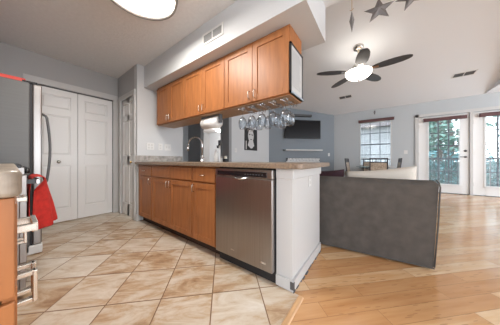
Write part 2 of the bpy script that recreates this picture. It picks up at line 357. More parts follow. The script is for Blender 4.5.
# casings
cz = M().box(XL, XL+0.02, 0.085, 1.165, 2.045, 2.135); cz.box(XL, XL+0.02, 0.085, 0.165, 0, 2.045); cz.box(XL, XL+0.02, 1.09, 1.165, 0, 2.045)
struct('trim_4', cz, TRIM, 'white casing around the folding closet doors', 'trim', bevel=0.005)
cz = M().box(-3.80, -3.10, YP-0.022, YP-0.001, 2.01, 2.085); cz.box(-3.80, -3.71, YP-0.022, YP-0.001, 0, 2.01); cz.box(-3.18, -3.10, YP-0.022, YP-0.001, 0, 2.01)
struct('trim_5', cz, TRIM, 'white casing around the narrow pantry door', 'trim', bevel=0.005)
cz = M().box(0.92, 1.0, 7.425, 7.449, 0, 2.36); cz.box(0.92, 3.2, 7.425, 7.449, 2.275, 2.36); cz.box(2.015, 2.075, 7.425, 7.56, 0, 2.275); cz.box(3.12, 3.2, 7.425, 7.449, 0, 2.275)
struct('trim_6', cz, TRIM, 'white casing and mullion around the pair of glazed doors', 'trim', bevel=0.005)
cz = M().box(-3.559, -3.48, 3.45, 3.469, 0, 2.1); cz.box(-4.43-0.08, -4.43, 3.45, 3.469, 0, 2.1); cz.box(-4.51, -3.48, 3.45, 3.469, 2.06, 2.14)
struct('trim_7', cz, WALLD, 'dark casing around the bedroom doorway', 'trim')

# ---------------------------------------------------------------- doors
def six_panel(m, w, h, rows, cols, y0=0.0, t=0.035, st=0.075):
    """local: x 0..w, front face at y=y0 (facing -y)"""
    fr = y0; bk = y0+t
    m.box(0, st, fr, bk, 0, h); m.box(w-st, w, fr, bk, 0, h)
    iw = w-2*st; mid = 0.07 if cols == 2 else 0
    xs = [(st, w-st)] if cols == 1 else [(st, w/2-mid/2), (w/2+mid/2, w-st)]
    if cols == 2: m.box(w/2-mid/2, w/2+mid/2, fr, bk, 0, h)
    zc = 0
    for (z0, z1) in rows:
        m.box(st, w-st, fr, bk, zc, z0); zc = z1
    m.box(st, w-st, fr, bk, zc, h)
    for (z0, z1) in rows:
        for (x0, x1) in xs:
            m.box(x0, x1, fr+0.012, bk-0.004, z0, z1)
            g = 0.03; o = 0.010
            vs = [(x0+o,fr+0.012,z0+o),(x1-o,fr+0.012,z0+o),(x1-o,fr+0.012,z1-o),(x0+o,fr+0.012,z1-o),
                  (x0+g,fr+0.003,z0+g),(x1-g,fr+0.003,z0+g),(x1-g,fr+0.003,z1-g),(x0+g,fr+0.003,z1-g)]
            m.add(vs, [(4,5,6,7),(0,1,5,4),(1,2,6,5),(2,3,7,6),(3,0,4,7)])
    return m
ROWS = [(0.20, 0.86), (1.02, 1.62), (1.72, 1.92)]
def knob_at(par, x, y, z, ax, material, r=0.018):
    m = M()
    if ax == 'x': m.lathe([(0.009,0),(0.007,0.02),(r*0.8,0.028),(r,0.036),(r*0.8,0.046),(0.002,0.05)], (x,y,z), 14, 'x')
    else: m.lathe([(0.009,0),(0.007,-0.02),(r*0.8,-0.028),(r,-0.036),(r*0.8,-0.046),(0.002,-0.05)], (x,y,z), 14, 'y')
    obj('knob', m, material, par)
for k, (ya, yb, lab) in enumerate(((0.172, 0.628, 'left leaf of the white folding closet door, partly behind the refrigerator'), (0.634, 1.086, 'right leaf of the white folding closet door, next to the corner'))):
    t = sthing('door_%d' % (k+1), lab, 'door', (XL-0.03, ya, 0.012))
    xr = XL - 0.02
    m = M(T=lambda x, y, z, ya=ya: (xr - y, ya + x, 0.012+z)); six_panel(m, yb-ya, 2.015, ROWS, 1)
    obj('door_leaf', m, DOORW, t, bevel=0.002)
    if k == 0: knob_at(t, xr, 0.42, 0.93, 'x', NICKEL, 0.024)
struct('trim_8', M().box(XL-0.07, XL-0.012, 0.165, 1.09, 2.03, 2.06), GREYD, 'dark track above the folding closet doors', 'trim')
t = sthing('door_3', 'narrow white six panel pantry door beside the wall stub', 'door', (-3.45, YP+0.05, 0.012))
m = M(T=lambda x, y, z: (-3.728+x, YP+0.015+y, 0.012+z)); six_panel(m, 0.556, 2.005, ROWS, 2, st=0.06); obj('door_leaf', m, DOORW, t, bevel=0.002)
knob_at(t, -3.25, YP+0.015, 0.92, 'y', mat('brass', (0.55, 0.38, 0.15), 0.3, 1.0), 0.022)

def french_door(n, x0, x1, gx0, gx1, lab, handle_x):
    t = sthing('door_%d' % n, lab, 'door', ((x0+x1)/2, 7.5, 0.01))
    z0, z1, gz0, gz1 = 0.012, 2.265, 0.26, 2.13
    m = M(); ya, yb = 7.465, 7.51
    m.box(x0, gx0, ya, yb, z0, z1); m.box(gx1, x1, ya, yb, z0, z1); m.box(gx0, gx1, ya, yb, z0, gz0); m.box(gx0, gx1, ya, yb, gz1, z1)
    f = 0.025
    for a in ((gx0-f, gx0+0.012, gz0-f, gz1+f), (gx1-0.012, gx1+f, gz0-f, gz1+f), (gx0, gx1, gz0-f, gz0+0.012), (gx0, gx1, gz1-0.012, gz1+f)):
        m.box(a[0], a[1], ya-0.012, ya+0.001, a[2], a[3])
    obj('door_frame', m, DOORW, t, bevel=0.003)
    obj('glass_pane', M().box(gx0, gx1, 7.488, 7.492, gz0, gz1), GLASS, t)
    mu = M()
    for k in (1, 2): x = gx0 + (gx1-gx0)*k/3; mu.box(x-0.014, x+0.014, 7.478, 7.50, gz0, gz1)
    for k in range(1, 5): z = gz0 + (gz1-gz0)*k/5; mu.box(gx0, gx1, 7.4785, 7.4995, z-0.014, z+0.014)
    obj('muntins', mu, MUNT, t)
    if handle_x:
        h = M().lathe([(0.03,0),(0.03,-0.012),(0.012,-0.016),(0.012,-0.05)], (handle_x,7.465,1.05), 14, 'y'); h.bar((handle_x+0.01,7.42,1.05), (handle_x-0.11,7.42,1.05), 0.016, 0.018)
        obj('lever_handle', h, GREYD, t)
        obj('deadbolt', M().lathe([(0.03,0),(0.03,-0.014),(0.012,-0.018),(0.012,-0.032)], (handle_x,7.465,1.22), 14, 'y'), GREYD, t)
    hg = M()
    for z in (0.3, 1.15, 2.0): hg.box(x0-0.006, x0+0.006, 7.452, 7.466, z-0.05, z+0.05)
    obj('hinges', hg, NICKEL, t)
    return t
french_door(4, 1.005, 2.01, 1.215, 1.845, 'white glazed patio door with dark lever handle left of the mullion', 1.945)
french_door(5, 2.08, 3.115, 2.29, 2.92, 'white glazed patio door cut by the right picture edge', None)
struct('trim_9', M().box(0.99, 3.13, 7.45, 7.56, 0.0, 0.014), GREYD, 'dark metal door sill under the glazed doors', 'trim')

# ---------------------------------------------------------------- dining window
t = sthing('window_1', 'double hung dining window with dark muntins on the far wall', 'window', (-0.1, 7.5, 0.75))
m = M()
for a in ((-0.56,-0.52,0.75,2.32), (0.32,0.36,0.75,2.32), (-0.56,0.36,0.75,0.80), (-0.56,0.36,2.27,2.32)): m.box(a[0], a[1], 7.452, 7.57, a[2], a[3])
m.box(-0.61, 0.41, 7.40, 7.451, 0.715, 0.75)
obj('window_frame', m, TRIM, t, bevel=0.004)
mu = M(); mu.box(-0.52, 0.32, 7.505, 7.54, 1.49, 1.535)
for k in (1, 2): x = -0.52+0.84*k/3; mu.box(x-0.011, x+0.011, 7.512, 7.535, 0.8, 2.27)
for z in (1.15, 1.90): mu.box(-0.52, 0.32, 7.5125, 7.5345, z-0.011, z+0.011)
obj('muntins', mu, MUNT, t)
obj('glass_pane', M().box(-0.52, 0.32, 7.521, 7.525, 0.8, 2.27), GLASS, t)
obj('window_sill', M().box(-0.60, 0.40, 7.385, 7.45, 0.72, 0.745), TRIM, t, bevel=0.006)

def blind(x0, x1, zt, zb, step, tilt, yv, lab, vx0, vx1, side=False):
    t = thing('window_blind', lab, 'blind', ((x0+x1)/2, yv, zb))
    v = M().box(vx0, vx1, yv-0.05, yv+0.02, zt-0.045, zt+0.035); v.box(vx0-0.008, vx1+0.008, yv-0.058, yv+0.02, zt+0.035, zt+0.048)
    obj('valance', v, VALANCE, t, bevel=0.006)
    sl = M(); z = zt-0.07
    while z > zb+0.03:
        dy = 0.012*math.cos(tilt); dz = 0.012*math.sin(tilt)
        sl.add([(x0,yv-dy,z-dz),(x1,yv-dy,z-dz),(x1,yv+dy,z+dz),(x0,yv+dy,z+dz)], [(0,1,2,3)]); z -= step
    o = obj('slats', sl, SLATM, t, solid=0.0012)
    obj('bottom_rail', M().box(x0, x1, yv-0.013, yv+0.013, zb, zb+0.018), SLATM, t, bevel=0.003)
    for k in (0.12, 0.88): x = x0+(x1-x0)*k; obj('ladder_cord', M().tube([(x,yv,zb+0.01),(x,yv,zt-0.04)], 0.002, 6), SLATM, t)
    return t
blind(-0.545, 0.345, 2.335, 1.02, 0.030, 0.15, 7.425, 'white slat blind under the narrow dark valance of the dining window', -0.585, 0.415)
blind(1.20, 1.89, 2.155, 0.235, 0.034, 0.06, 7.412, 'white slat blind with dark red valance on the left glazed door', 1.10, 1.955)
blind(2.265, 2.955, 2.155, 0.235, 0.034, 0.06, 7.412, 'white slat blind with dark red valance on the right glazed door', 2.175, 3.03)

# ================================================================ OUTSIDE
struct('floor', M().box(-3, 6, 7.6, 9.4, -0.14, -0.04), DECK, 'grey deck boards outside the glazed doors', 'deck')
struct('floor', M().box(-40, 40, 9.4, 60, -0.5, -0.4), GRASS, 'green lawn beyond the deck', 'lawn')
t = thing('deck_railing', 'dark railing of thin balusters outside the glazed doors', 'railing', (1.5, 9.3, -0.04))
rl = M().box(-2.9, 5.9, 9.26, 9.34, 0.98, 1.03); obj('top_rail', rl, GREYD, t)
obj('bottom_rail', M().box(-2.9, 5.9, 9.28, 9.32, 0.06, 0.10), GREYD, t)
for k in range(5): x = -2.85+k*2.17; obj('post', M().box(x-0.045, x+0.045, 9.255, 9.345, -0.04, 1.06), GREYD, t)
for k in range(60): x = -2.8+k*0.144; obj('baluster', M().box(x-0.009, x+0.009, 9.291, 9.309, 0.10, 0.98), GREYD, t)
def tree(x, y, h, r, lm, lab, n=900):
    t = thing('tree', lab, 'tree', (x, y, -0.4), group='trees outside the glazed doors')
    tr = M().tube([(x,y,-0.4),(x+0.1,y,h*0.4),(x,y+0.1,h*0.75)], [0.16,0.11,0.05], 8)
    for k in range(6):
        a = k*1.1; z = h*(0.3+0.08*k); tr.tube([(x,y,z),(x+math.cos(a)*r*0.7,y+math.sin(a)*r*0.7,z+h*0.16)], [0.05,0.02], 6)
    obj('trunk', tr, BARK, t)
    f = M(); rnd = random.Random(int(x*100+y*10))
    cl = [(x+rnd.uniform(-1,1)*r*0.7, y+rnd.uniform(-1,1)*r*0.7, rnd.uniform(0.18,1.0)*h, rnd.uniform(0.3,0.55)*r) for _ in range(16)]
    for _ in range(n):
        c = rnd.choice(cl); u = Vector((rnd.gauss(0,1),rnd.gauss(0,1),rnd.gauss(0,1))).normalized()*c[3]*rnd.uniform(0.5,1.05)
        p = Vector(c[:3])+u; a = Vector((rnd.gauss(0,1),rnd.gauss(0,1),rnd.gauss(0,0.5))).normalized(); b = a.cross(Vector((rnd.gauss(0,1),rnd.gauss(0,1),1))).normalized()
        s = rnd.uniform(0.09,0.2)
        f.add([p-a*s, p-b*s*0.5, p+a*s, p+b*s*0.5], [(0,1,2,3)])
    obj('foliage', f, lm, t)
tree(2.7, 12.4, 4.6, 1.15, LEAF[0], 'pale green tree nearest the deck railing behind the left glazed door')
tree(5.3, 12.6, 5.0, 1.2, LEAF[1], 'blue green tree behind the right glazed door')
tree(3.0, 15.8, 6.2, 1.3, LEAF[2], 'deep green tree standing behind the nearest pale one')
tree(6.2, 16.2, 6.6, 1.5, LEAF[0], 'tall pale tree furthest back on the lawn')
tree(8.4, 13.2, 6.0, 1.4, LEAF[2], 'deep green tree far right beyond the railing')
t = thing('hedge', 'long blue green hedge behind the deck railing', 'hedge', (4.5, 10.6, -0.4))
hr = random.Random(3); hm_ = M()
for _ in range(4200):
    p = Vector((hr.uniform(0.9, 8.6), 10.6+hr.uniform(-0.4,0.4), hr.uniform(-0.35, 1.25+0.18*math.sin(hr.uniform(0,6)))))
    a = Vector((hr.gauss(0,1),hr.gauss(0,1),hr.gauss(0,0.6))).normalized(); b = a.cross(Vector((hr.gauss(0,1),hr.gauss(0,1),1))).normalized(); q = hr.uniform(0.05,0.11)
    hm_.add([p-a*q, p-b*q*0.5, p+a*q, p+b*q*0.5], [(0,1,2,3)])
obj('foliage', hm_, LEAF[1], t)
obj('stems', M().box(1.0, 8.5, 10.5, 10.7, -0.4, 0.9), LEAF[2], t)
tree(3.6, 21.0, 8.5, 1.5, LEAF[1], 'blue green tree rising far behind the mullion of the glazed doors', 1100)
tree(1.5, 18.5, 7.0, 1.5, LEAF[1], 'blue green tree furthest left on the lawn', 1100)
t = thing('neighbour_house', 'grey sided house seen through the dining window', 'house', (-1.2, 14, -0.4))
sd = M()
for k in range(22): z = -0.4+k*0.16; sd.prism([(14.0,z),(13.97,z),(14.0,z+0.16)], -4.6, 1.0, 'x')
sd.box(-4.6, 1.0, 14.0, 17, -0.4, 3.12)
obj('wall', sd, SIDING, t)
obj('roof', M().prism([(13.6,3.1),(15.5,4.3),(17.4,3.1)], -4.9, 1.3, 'x'), ROOFM, t)
wdw = M().box(-0.75, 0.35, 13.94, 13.99, 0.5, 1.1); obj('window', wdw, PLASTW, t)

# ================================================================ BASE CABINETS (peninsula)
def shaker(m, x0, x1, z0, z1, yf, th=0.02, rail=0.055, dep=0.008, sgn=1):
    """door face at y=yf facing -y (sgn=1) or +y (sgn=-1)"""
    b = yf + sgn*th
    m.box(x0, x0+rail, yf, b, z0, z1); m.box(x1-rail, x1, yf, b, z0, z1)
    m.box(x0+rail, x1-rail, yf, b, z0, z0+rail); m.box(x0+rail, x1-rail, yf, b, z1-rail, z1)
    m.box(x0+rail, x1-rail, yf+sgn*dep, b, z0+rail, z1-rail)
    return m
def pull(par, x, z, yf, vertical=True, L=0.075, out=0.028, material=None, r=0.0045, sgn=1):
    m = M()
    a = [(x,yf,z-L/2),(x,yf-sgn*out*0.8,z-L/2),(x,yf-sgn*out,z-L/2+0.012),(x,yf-sgn*out,z+L/2-0.012),(x,yf-sgn*out*0.8,z+L/2),(x,yf,z+L/2)] if vertical else \
        [(x-L/2,yf,z),(x-L/2,yf-sgn*out*0.8,z),(x-L/2+0.012,yf-sgn*out,z),(x+L/2-0.012,yf-sgn*out,z),(x+L/2,yf-sgn*out*0.8,z),(x+L/2,yf,z)]
    m.tube(a, r, 8); return obj('handle', m, material or NICKEL, par)
YF = 1.155; CT = 0.93; CB = 0.89
def base_cab(x0, x1, doors, drawers, lab):
    t = thing('base_cabinet', lab, 'cabinet', ((x0+x1)/2, 1.45, 0), group='base cabinets under the peninsula counter')
    b = M().box(x0, x1, YF+0.021, 1.76, 0.10, CB-0.001); obj('body', b, WOOD, t)
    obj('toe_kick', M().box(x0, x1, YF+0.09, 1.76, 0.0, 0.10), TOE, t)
    for (a, c, hs) in doors:
        d = obj('door', shaker(M(), a, c, 0.115, 0.715, YF), WOOD, t, bevel=0.002)
        pull(d, (c-0.028) if hs > 0 else (a+0.028), 0.655, YF)
    for (a, c, hp) in drawers:
        d = obj('drawer_front', M().box(a, c, YF, YF+0.02, 0.732, 0.872), WOOD, t, bevel=0.004)
        if hp: pull(d, (a+c)/2, 0.80, YF, False, 0.06)
    return t
base_cab(-3.03, -2.555, [(-2.955,-2.565,1)], [(-2.955,-2.565,True)], 'single door base cabinet against the wall stub')
base_cab(-2.554, -1.63, [(-2.545,-2.095,1), (-2.089,-1.64,-1)], [(-2.545,-2.095,False), (-2.089,-1.64,False)], 'double door sink cabinet in the middle of the run')
base_cab(-1.629, -1.262, [(-1.62,-1.272,-1)], [(-1.62,-1.272,True)], 'single door base cabinet touching the stainless dishwasher')

# dishwasher
t = thing('dishwasher', 'stainless dishwasher with black control strip at the peninsula end', 'dishwasher', (-0.945, 1.45, 0))
obj('body', M().box(-1.258, -0.635, YF+0.052, 1.74, 0.0, 0.885), MATTE, t)
dd = M().box(-1.25, -0.638, YF-0.006, YF+0.03, 0.10, 0.805); obj('door', dd, STEEL, t, bevel=0.006)
cp = M().box(-1.25, -0.638, YF-0.006, YF+0.03, 0.808, 0.878); cpo = obj('control_panel', cp, STEEL, t, bevel=0.004)
obj('control_strip', M().box(-1.225, -0.685, YF-0.009, YF-0.005, 0.818, 0.858), BLACK, cpo, bevel=0.002)
bt = M()
for k in range(7): x = -0.90+k*0.028; bt.box(x, x+0.014, YF-0.0105, YF-0.0085, 0.833, 0.839)
obj('buttons', bt, GREYD, cpo)
hd = M().grid(lambda u, v: (-1.01+0.15*u, YF-0.006-0.03*math.sin(PI*v)*math.sin(PI*u)**0.5, 0.815-0.035*v*math.sin(PI*u)**0.6), 16, 8)
obj('pocket_handle', hd, CHROME, t, solid=0.003)
obj('handle_recess', M().box(-1.0, -0.87, YF-0.0075, YF-0.004, 0.795, 0.812), BLACK, t)
bd = M().box(-1.055, -1.015, YF-0.0075, YF-0.0055, 0.165, 0.17); bd.box(-0.985+0.24, -0.945+0.25, YF-0.0075, YF-0.0055, 0.152, 0.166)
obj('badge', bd, CHROME, t)
obj('toe_panel', M().box(-1.25, -0.638, YF+0.06, YF+0.08, 0.0, 0.095), BLACK, t)

# countertop
ct = M().prism([(-3.045,1.125),(-0.425,1.125),(-0.405,1.145),(-0.405,1.935),(-0.425,1.955),(-3.045,1.955)], CB+0.0005, CT)
tag(obj('countertop', ct, COUNTER, bevel=0.006), 'mottled brown laminate countertop on the peninsula', 'countertop')
tag(obj('backsplash', M().box(XP+0.001, XP+0.02, 1.14, 1.94, CT+0.0005, CT+0.10), GRANITE, bevel=0.003), 'short grey backsplash strip against the wall stub', 'backsplash')

# faucet, soap, small items
t = thing('faucet', 'chrome gooseneck faucet standing behind the sink', 'faucet', (-2.27, 1.80, CT))
fb = M().lathe([(0.03,0),(0.03,0.01),(0.02,0.02),(0.02,0.09),(0.014,0.1)], (-2.27,1.80,CT), 16); obj('base', fb, CHROME, t)
arc = [(-2.27,1.80,CT+0.09)] + [(-2.27,1.80,CT+0.28)] + [(-2.27-0.13*(1-math.cos(a))*0.9, 1.80-0.13*(1-math.cos(a))*0.35, CT+0.28+0.115*math.sin(a)) for a in [PI*k/10 for k in range(1,11)]]
e = arc[-1]; arc.append((e[0]-0.005, e[1], e[2]-0.03))
obj('spout', M().tube(arc, 0.011, 12), CHROME, t)
obj('spray_head', M().tube([(e[0]-0.005,e[1],e[2]-0.02),(e[0]-0.012,e[1],e[2]-0.10)], [0.015,0.018], 12), CHROME, t)
obj('lever', M().tube([(-2.27,1.80,CT+0.055),(-2.24,1.78,CT+0.06),(-2.15,1.75,CT+0.075)], [0.013,0.01,0.007], 10), CHROME, t)
t = thing('soap_dispenser', 'white pump soap bottle on the counter right of the faucet', 'soap bottle', (-1.94, 1.80, CT))
obj('bottle', M().lathe([(0.034,0),(0.036,0.01),(0.036,0.12),(0.028,0.14),(0.012,0.15)], (-1.94,1.80,CT+0.0005), 18), PLASTW, t)
pm = M().lathe([(0.014,0.148),(0.014,0.165),(0.005,0.168),(0.005,0.19)], (-1.94,1.80,CT), 12); pm.tube([(-1.94,1.80,CT+0.19),(-1.98,1.79,CT+0.188)], 0.007, 8)
obj('pump', pm, PLASTW, t)
t = thing('sponge_caddy', 'small black sponge caddy beside the soap bottle', 'caddy', (-1.77, 1.82, CT))
obj('cup', M().box(-1.80, -1.74, 1.79, 1.84, CT+0.0005, CT+0.045), BLACK, t, bevel=0.004)
obj('sponge', M().box(-1.79, -1.75, 1.80, 1.83, CT+0.045, CT+0.085), mat('yellow_white_sponge', (0.7, 0.68, 0.6), 0.95), t, bevel=0.006)
t = thing('salt_shaker', 'small glass shaker with metal cap between soap and caddy', 'shaker', (-1.86, 1.82, CT))
obj('jar', M().lathe([(0.016,0),(0.02,0.005),(0.016,0.06)], (-1.86,1.82,CT+0.0005), 14), PLASTW, t); obj('cap', M().lathe([(0.017,0.06),(0.017,0.075),(0.005,0.08)], (-1.86,1.82,CT), 14), CHROME, t)

# outlets on the wall stub
def plate_x(name, y, z, w, label, cat, n=1, xw=XP, grp=None, sw=False):
    t = thing(name, label, cat, (xw, y, z-0.058), group=grp)
    obj('plate', M().box(xw+0.0005, xw+0.006, y-w/2, y+w/2, z-0.058, z+0.058), PLASTW, t, bevel=0.002)
    s = M()
    for k in range(n):
        yc = y+(k-(n-1)/2)*0.046
        if sw: s.box(xw+0.006, xw+0.010, yc-0.008, yc+0.008, z-0.018, z+0.018)
        else:
            for dz in (-0.022, 0.022): s.box(xw+0.006, xw+0.0085, yc-0.014, yc+0.014, z+dz-0.014, z+dz+0.014)
    obj('toggle' if sw else 'socket', s, mat('grey_white_plastic', (0.6, 0.59, 0.57), 0.4), t)
plate_x('outlet_plate', 1.36, 1.185, 0.118, 'double wide white outlet plate nearest the wall corner', 'outlet', 2)
plate_x('outlet_plate', 1.525, 1.185, 0.072, 'single white outlet plate in the middle of the row of three', 'outlet', 1)
plate_x('switch_plate', 1.655, 1.185, 0.118, 'double white switch plate under the cabinets furthest from the corner', 'switch', 2, sw=True)
plate_x('switch_plate', 3.74, 1.24, 0.10, 'white switch plate left of the framed portrait', 'switch', 1, xw=-3.25, sw=True)

plate_x('outlet_plate', 1.60, 0.775, 0.072, 'white outlet plate high on the white peninsula end wall', 'outlet', 1, xw=-0.505)
# ================================================================ UPPER CABINETS
UF, UB, UZ0, UZ1 = 1.39, 1.69, 1.518, 2.121
def wall_cab(x0, x1, lab):
    t = thing('wall_cabinet', lab, 'cabinet', ((x0+x1)/2, 1.55, UZ0), group='maple cabinets hanging from the soffit')
    obj('body', M().box(x0, x1, UF+0.021, UB, UZ0, UZ1), WOOD, t)
    obj('bottom_panel', M().box(x0+0.001, x1-0.001, UF+0.022, UB-0.001, UZ0-0.004, UZ0+0.001), WOODIN, t)
    mid = (x0+x1)/2
    for a, c, s in ((x0+0.003, mid-0.002, 1), (mid+0.002, x1-0.003, -1)):
        d = obj('door', shaker(M(), a, c, UZ0+0.008, UZ1-0.03, UF), WOOD, t, bevel=0.002)
        pull(d, (c-0.03) if s > 0 else (a+0.03), UZ0+0.075, UF, material=BRONZE if False else NICKEL)
    return t
wall_cab(-2.90, -2.140, 'wall cabinet at the far left under the soffit')
wall_cab(-2.138, -1.378, 'middle wall cabinet above the paper towel roll')
wall_cab(-1.376, -0.612, 'right hand wall cabinet above the hanging wine glasses')
# memo board on cabinet side
t = thing('memo_board', 'black framed white lined board on the cabinet end', 'board', (-0.605, 1.54, 1.52))
fr = M()
for a in ((1.395,1.412,1.525,1.96), (1.668,1.685,1.525,1.96), (1.395,1.685,1.945,1.96), (1.395,1.685,1.525,1.545)): fr.box(-0.611, -0.596, a[0], a[1], a[2], a[3])
obj('frame', fr, BLACK, t)
obj('sheet', M().box(-0.611, -0.601, 1.412, 1.668, 1.545, 1.945), mat('off_white_sheet', (0.50, 0.50, 0.49), 0.7), t)
ln = M()
for k in range(14): ln.box(-0.601, -0.6002, 1.425, 1.655-0.07*random.random(), 1.60+k*0.0235, 1.605+k*0.0235)
obj('lines', ln, mat('grey_ink', (0.22, 0.22, 0.24), 0.8), t)
obj('bottom_tray', M().box(-0.611, -0.585, 1.40, 1.68, 1.525, 1.537), mat('blue_grey_tray', (0.30, 0.38, 0.45), 0.4), t)
# stemware racks
RX = [-0.665, -0.785, -0.905, -1.025, -1.145]
for i, x in enumerate(RX):
    t = thing('stemware_rack', ['chrome wire stem rack at the cabinet end', 'chrome wire stem rack second from the cabinet end', 'chrome wire stem rack third from the cabinet end', 'chrome wire stem rack fourth from the cabinet end', 'chrome wire stem rack furthest from the cabinet end'][i], 'rack', (x, 1.55, 1.48), group='wire racks under the right wall cabinet')
    for s in (-1, 1):
        obj('rail', M().tube([(x+s*0.016,UB-0.03,UZ0-0.004),(x+s*0.016,UB-0.03,1.484),(x+s*0.016,UF+0.02,1.484),(x+s*0.03,UF+0.0,1.484)], 0.0028, 8), CHROME, t)
    obj('mount', M().tube([(x-0.016,1.44,1.484),(x-0.016,1.44,1.508),(x+0.016,1.44,1.508),(x+0.016,1.44,1.484)], 0.0028, 8), CHROME, t)
def wine_glass():
    t = thing('wine_glass', '', 'wine glass', (0,0,0))
    m = M().lathe([(0.034,0.004),(0.034,0.0025),(0.010,-0.004),(0.0042,-0.012),(0.0038,-0.075),(0.008,-0.085)], (0,0,0), 20); obj('stem', m, STEMG, t, local=True)
    m = M().lathe([(0.008,-0.085),(0.026,-0.098),(0.040,-0.125),(0.043,-0.15),(0.038,-0.185),(0.031,-0.212)], (0,0,0), 24, cap=False)
    obj('bowl', m, STEMG, t, local=True, solid=0.0015)
    return t
g0 = wine_glass(); used = False
GL = [(0,1.43,'front wine glass hanging at the cabinet end'), (0,1.54,'rear wine glass hanging at the cabinet end'), (1,1.43,'front wine glass in the second wire rack from the end'), (1,1.53,'middle wine glass in the second wire rack from the end'),
      (1,1.63,'rear wine glass in the second wire rack from the end'), (2,1.43,'front wine glass in the third wire rack from the end'), (2,1.55,'rear wine glass in the third wire rack from the end'), (3,1.43,'front wine glass in the fourth wire rack from the end'), (3,1.56,'rear wine glass in the fourth wire rack from the end'), (4,1.43,'front wine glass in the wire rack nearest the paper towels'), (4,1.57,'rear wine glass in the wire rack nearest the paper towels')]
for i, y, lab in GL:
    g = g0 if not used else dup(g0, (0,0,0)); used = True
    g.location = (RX[i], y, 1.4885); g['label'] = lab; g['group'] = 'wine glasses hanging under the cabinet'
# paper towel
t = thing('paper_towel_holder', 'dark bracket and rod under the middle wall cabinet', 'holder', (-1.76, 1.50, UZ0))
pb = M()
for x in (-1.87, -1.545): pb.box(x-0.006, x+0.006, 1.475, 1.525, 1.405, UZ0-0.0045)
pb.box(-1.875, -1.54, 1.48, 1.52, UZ0-0.010, UZ0-0.0045)
obj('bracket', pb, GREYD, t); obj('rod', M().tube([(-1.875,1.5,1.425),(-1.535,1.5,1.425)], 0.009, 10), GREYD, t)
tag(obj('paper_towel_roll', M().lathe([(0.02,-0.14),(0.066,-0.14),(0.066,0.14),(0.02,0.14),(0.0115,0.14),(0.0115,-0.14),(0.02,-0.14)], (-1.71,1.5,1.425), 32, 'x', cap=False), PAPER), 'white paper towel roll hanging under the middle wall cabinet', 'paper towel')

# soffit vent
def vent(name, lab, org, ux, uy, un, w, h, n, grp=None, dark=False):
    """rectangle centred on org spanned by unit ux (w) and uy (h); un = outward normal"""
    ux, uy, un, o = Vector(ux), Vector(uy), Vector(un), Vector(org)
    T = lambda x, y, z: tuple(o + ux*x + uy*y + un*z)
    t = thing(name, lab, 'vent', org, group=grp)
    b = 0.02
    m = M(T)
    for a in ((-w/2,w/2,-h/2,-h/2+b),(-w/2,w/2,h/2-b,h/2),(-w/2,-w/2+b,-h/2+b,h/2-b),(w/2-b,w/2,-h/2+b,h/2-b),(-0.006,0.006,-h/2+b,h/2-b)): m.box(a[0],a[1],a[2],a[3],0.0,0.008)
    obj('frame', m, PLASTW, t)
    m = M(T).box(-w/2+b, w/2-b, -h/2+b, h/2-b, 0.0003, 0.0015); obj('backing', m, GREYD, t)
    m = M(T)
    for k in range(n):
        y = -h/2+b+(h-2*b)*(k+0.5)/n; m.add([(-w/2+b,y-0.003,0.0035),(w/2-b,y-0.003,0.0035),(w/2-b,y+0.004,0.0055),(-w/2+b,y+0.004,0.0055)], [(0,1,2,3)])
    obj('slats', m, GREYD if dark else mat('grey_vent_slat', (0.22, 0.22, 0.22), 0.5), t, solid=0.001)
vent('air_vent', 'white framed air vent on the soffit face', (-1.42, 1.264, 2.285), (1,0,0), (0,0,1), (0,-1,0), 0.32, 0.125, 8)
sl = math.atan(0.15); vn = (0, -math.sin(sl), -math.cos(sl)); vy = (0, math.cos(sl), -math.sin(sl))
vent('air_vent', 'dark ceiling vent on the vaulted slope near the glazed doors', (1.57, 6.10, vz(6.10)-0.001), (1,0,0), vy, vn, 0.36, 0.20, 7, 'vents on the vaulted ceiling', True)
vent('air_vent', 'small ceiling vent on the vaulted slope left of the fan', (-0.83, 6.12, vz(6.12)-0.001), (1,0,0), vy, vn, 0.36, 0.20, 6, 'vents on the vaulted ceiling', True)

# ================================================================ KITCHEN CEILING LIGHT
LX = -1.63
t = thing('ceiling_light', 'round flush ceiling light with dark rim over the kitchen floor', 'ceiling light', (LX, 0.63, KC))
obj('rim', M().lathe([(0.25,0),(0.30,-0.005),(0.31,-0.075),(0.302,-0.105),(0.283,-0.105),(0.283,-0.06)], (LX,0.63,KC-0.0005), 56, cap=False), mat('brushed_gunmetal', (0.30, 0.28, 0.26), 0.35, 0.8), t)
obj('diffuser', M().lathe([(0.282,-0.06),(0.282,-0.080),(0.27,-0.088),(0.18,-0.092),(0.001,-0.094)], (LX,0.63,KC), 56, cap=False), LAMPW, t)

# ================================================================ CEILING FAN
FX, FY, FZ = -0.325, 4.11, 2.70
t = thing('ceiling_fan', 'five blade ceiling fan with lit white bowl on the vaulted ceiling', 'ceiling fan', (FX, FY, vz(FY)))
obj('canopy', M().lathe([(0.095,0.015),(0.095,-0.012),(0.08,-0.05),(0.03,-0.075)], (FX,FY,vz(FY)), 24), NICKEL, t)
obj('downrod', M().tube([(FX,FY,vz(FY)-0.06),(FX,FY,2.93)], 0.016, 12), NICKEL, t)
obj('motor', M().lathe([(0.03,0.24),(0.05,0.22),(0.06,0.17),(0.11,0.14),(0.125,0.09),(0.11,0.04),(0.07,0.02),(0.07,-0.01)], (FX,FY,FZ), 32), NICKEL, t)
obj('light_bowl', M().lathe([(0.225,0.025),(0.232,0.01),(0.215,-0.04),(0.17,-0.085),(0.10,-0.118),(0.03,-0.132),(0.001,-0.133)], (FX,FY,FZ), 40, cap=False), FANW, t)
obj('finial', M().lathe([(0.025,-0.127),(0.025,-0.137),(0.01,-0.15),(0.002,-0.16)], (FX,FY,FZ), 16), NICKEL, t)
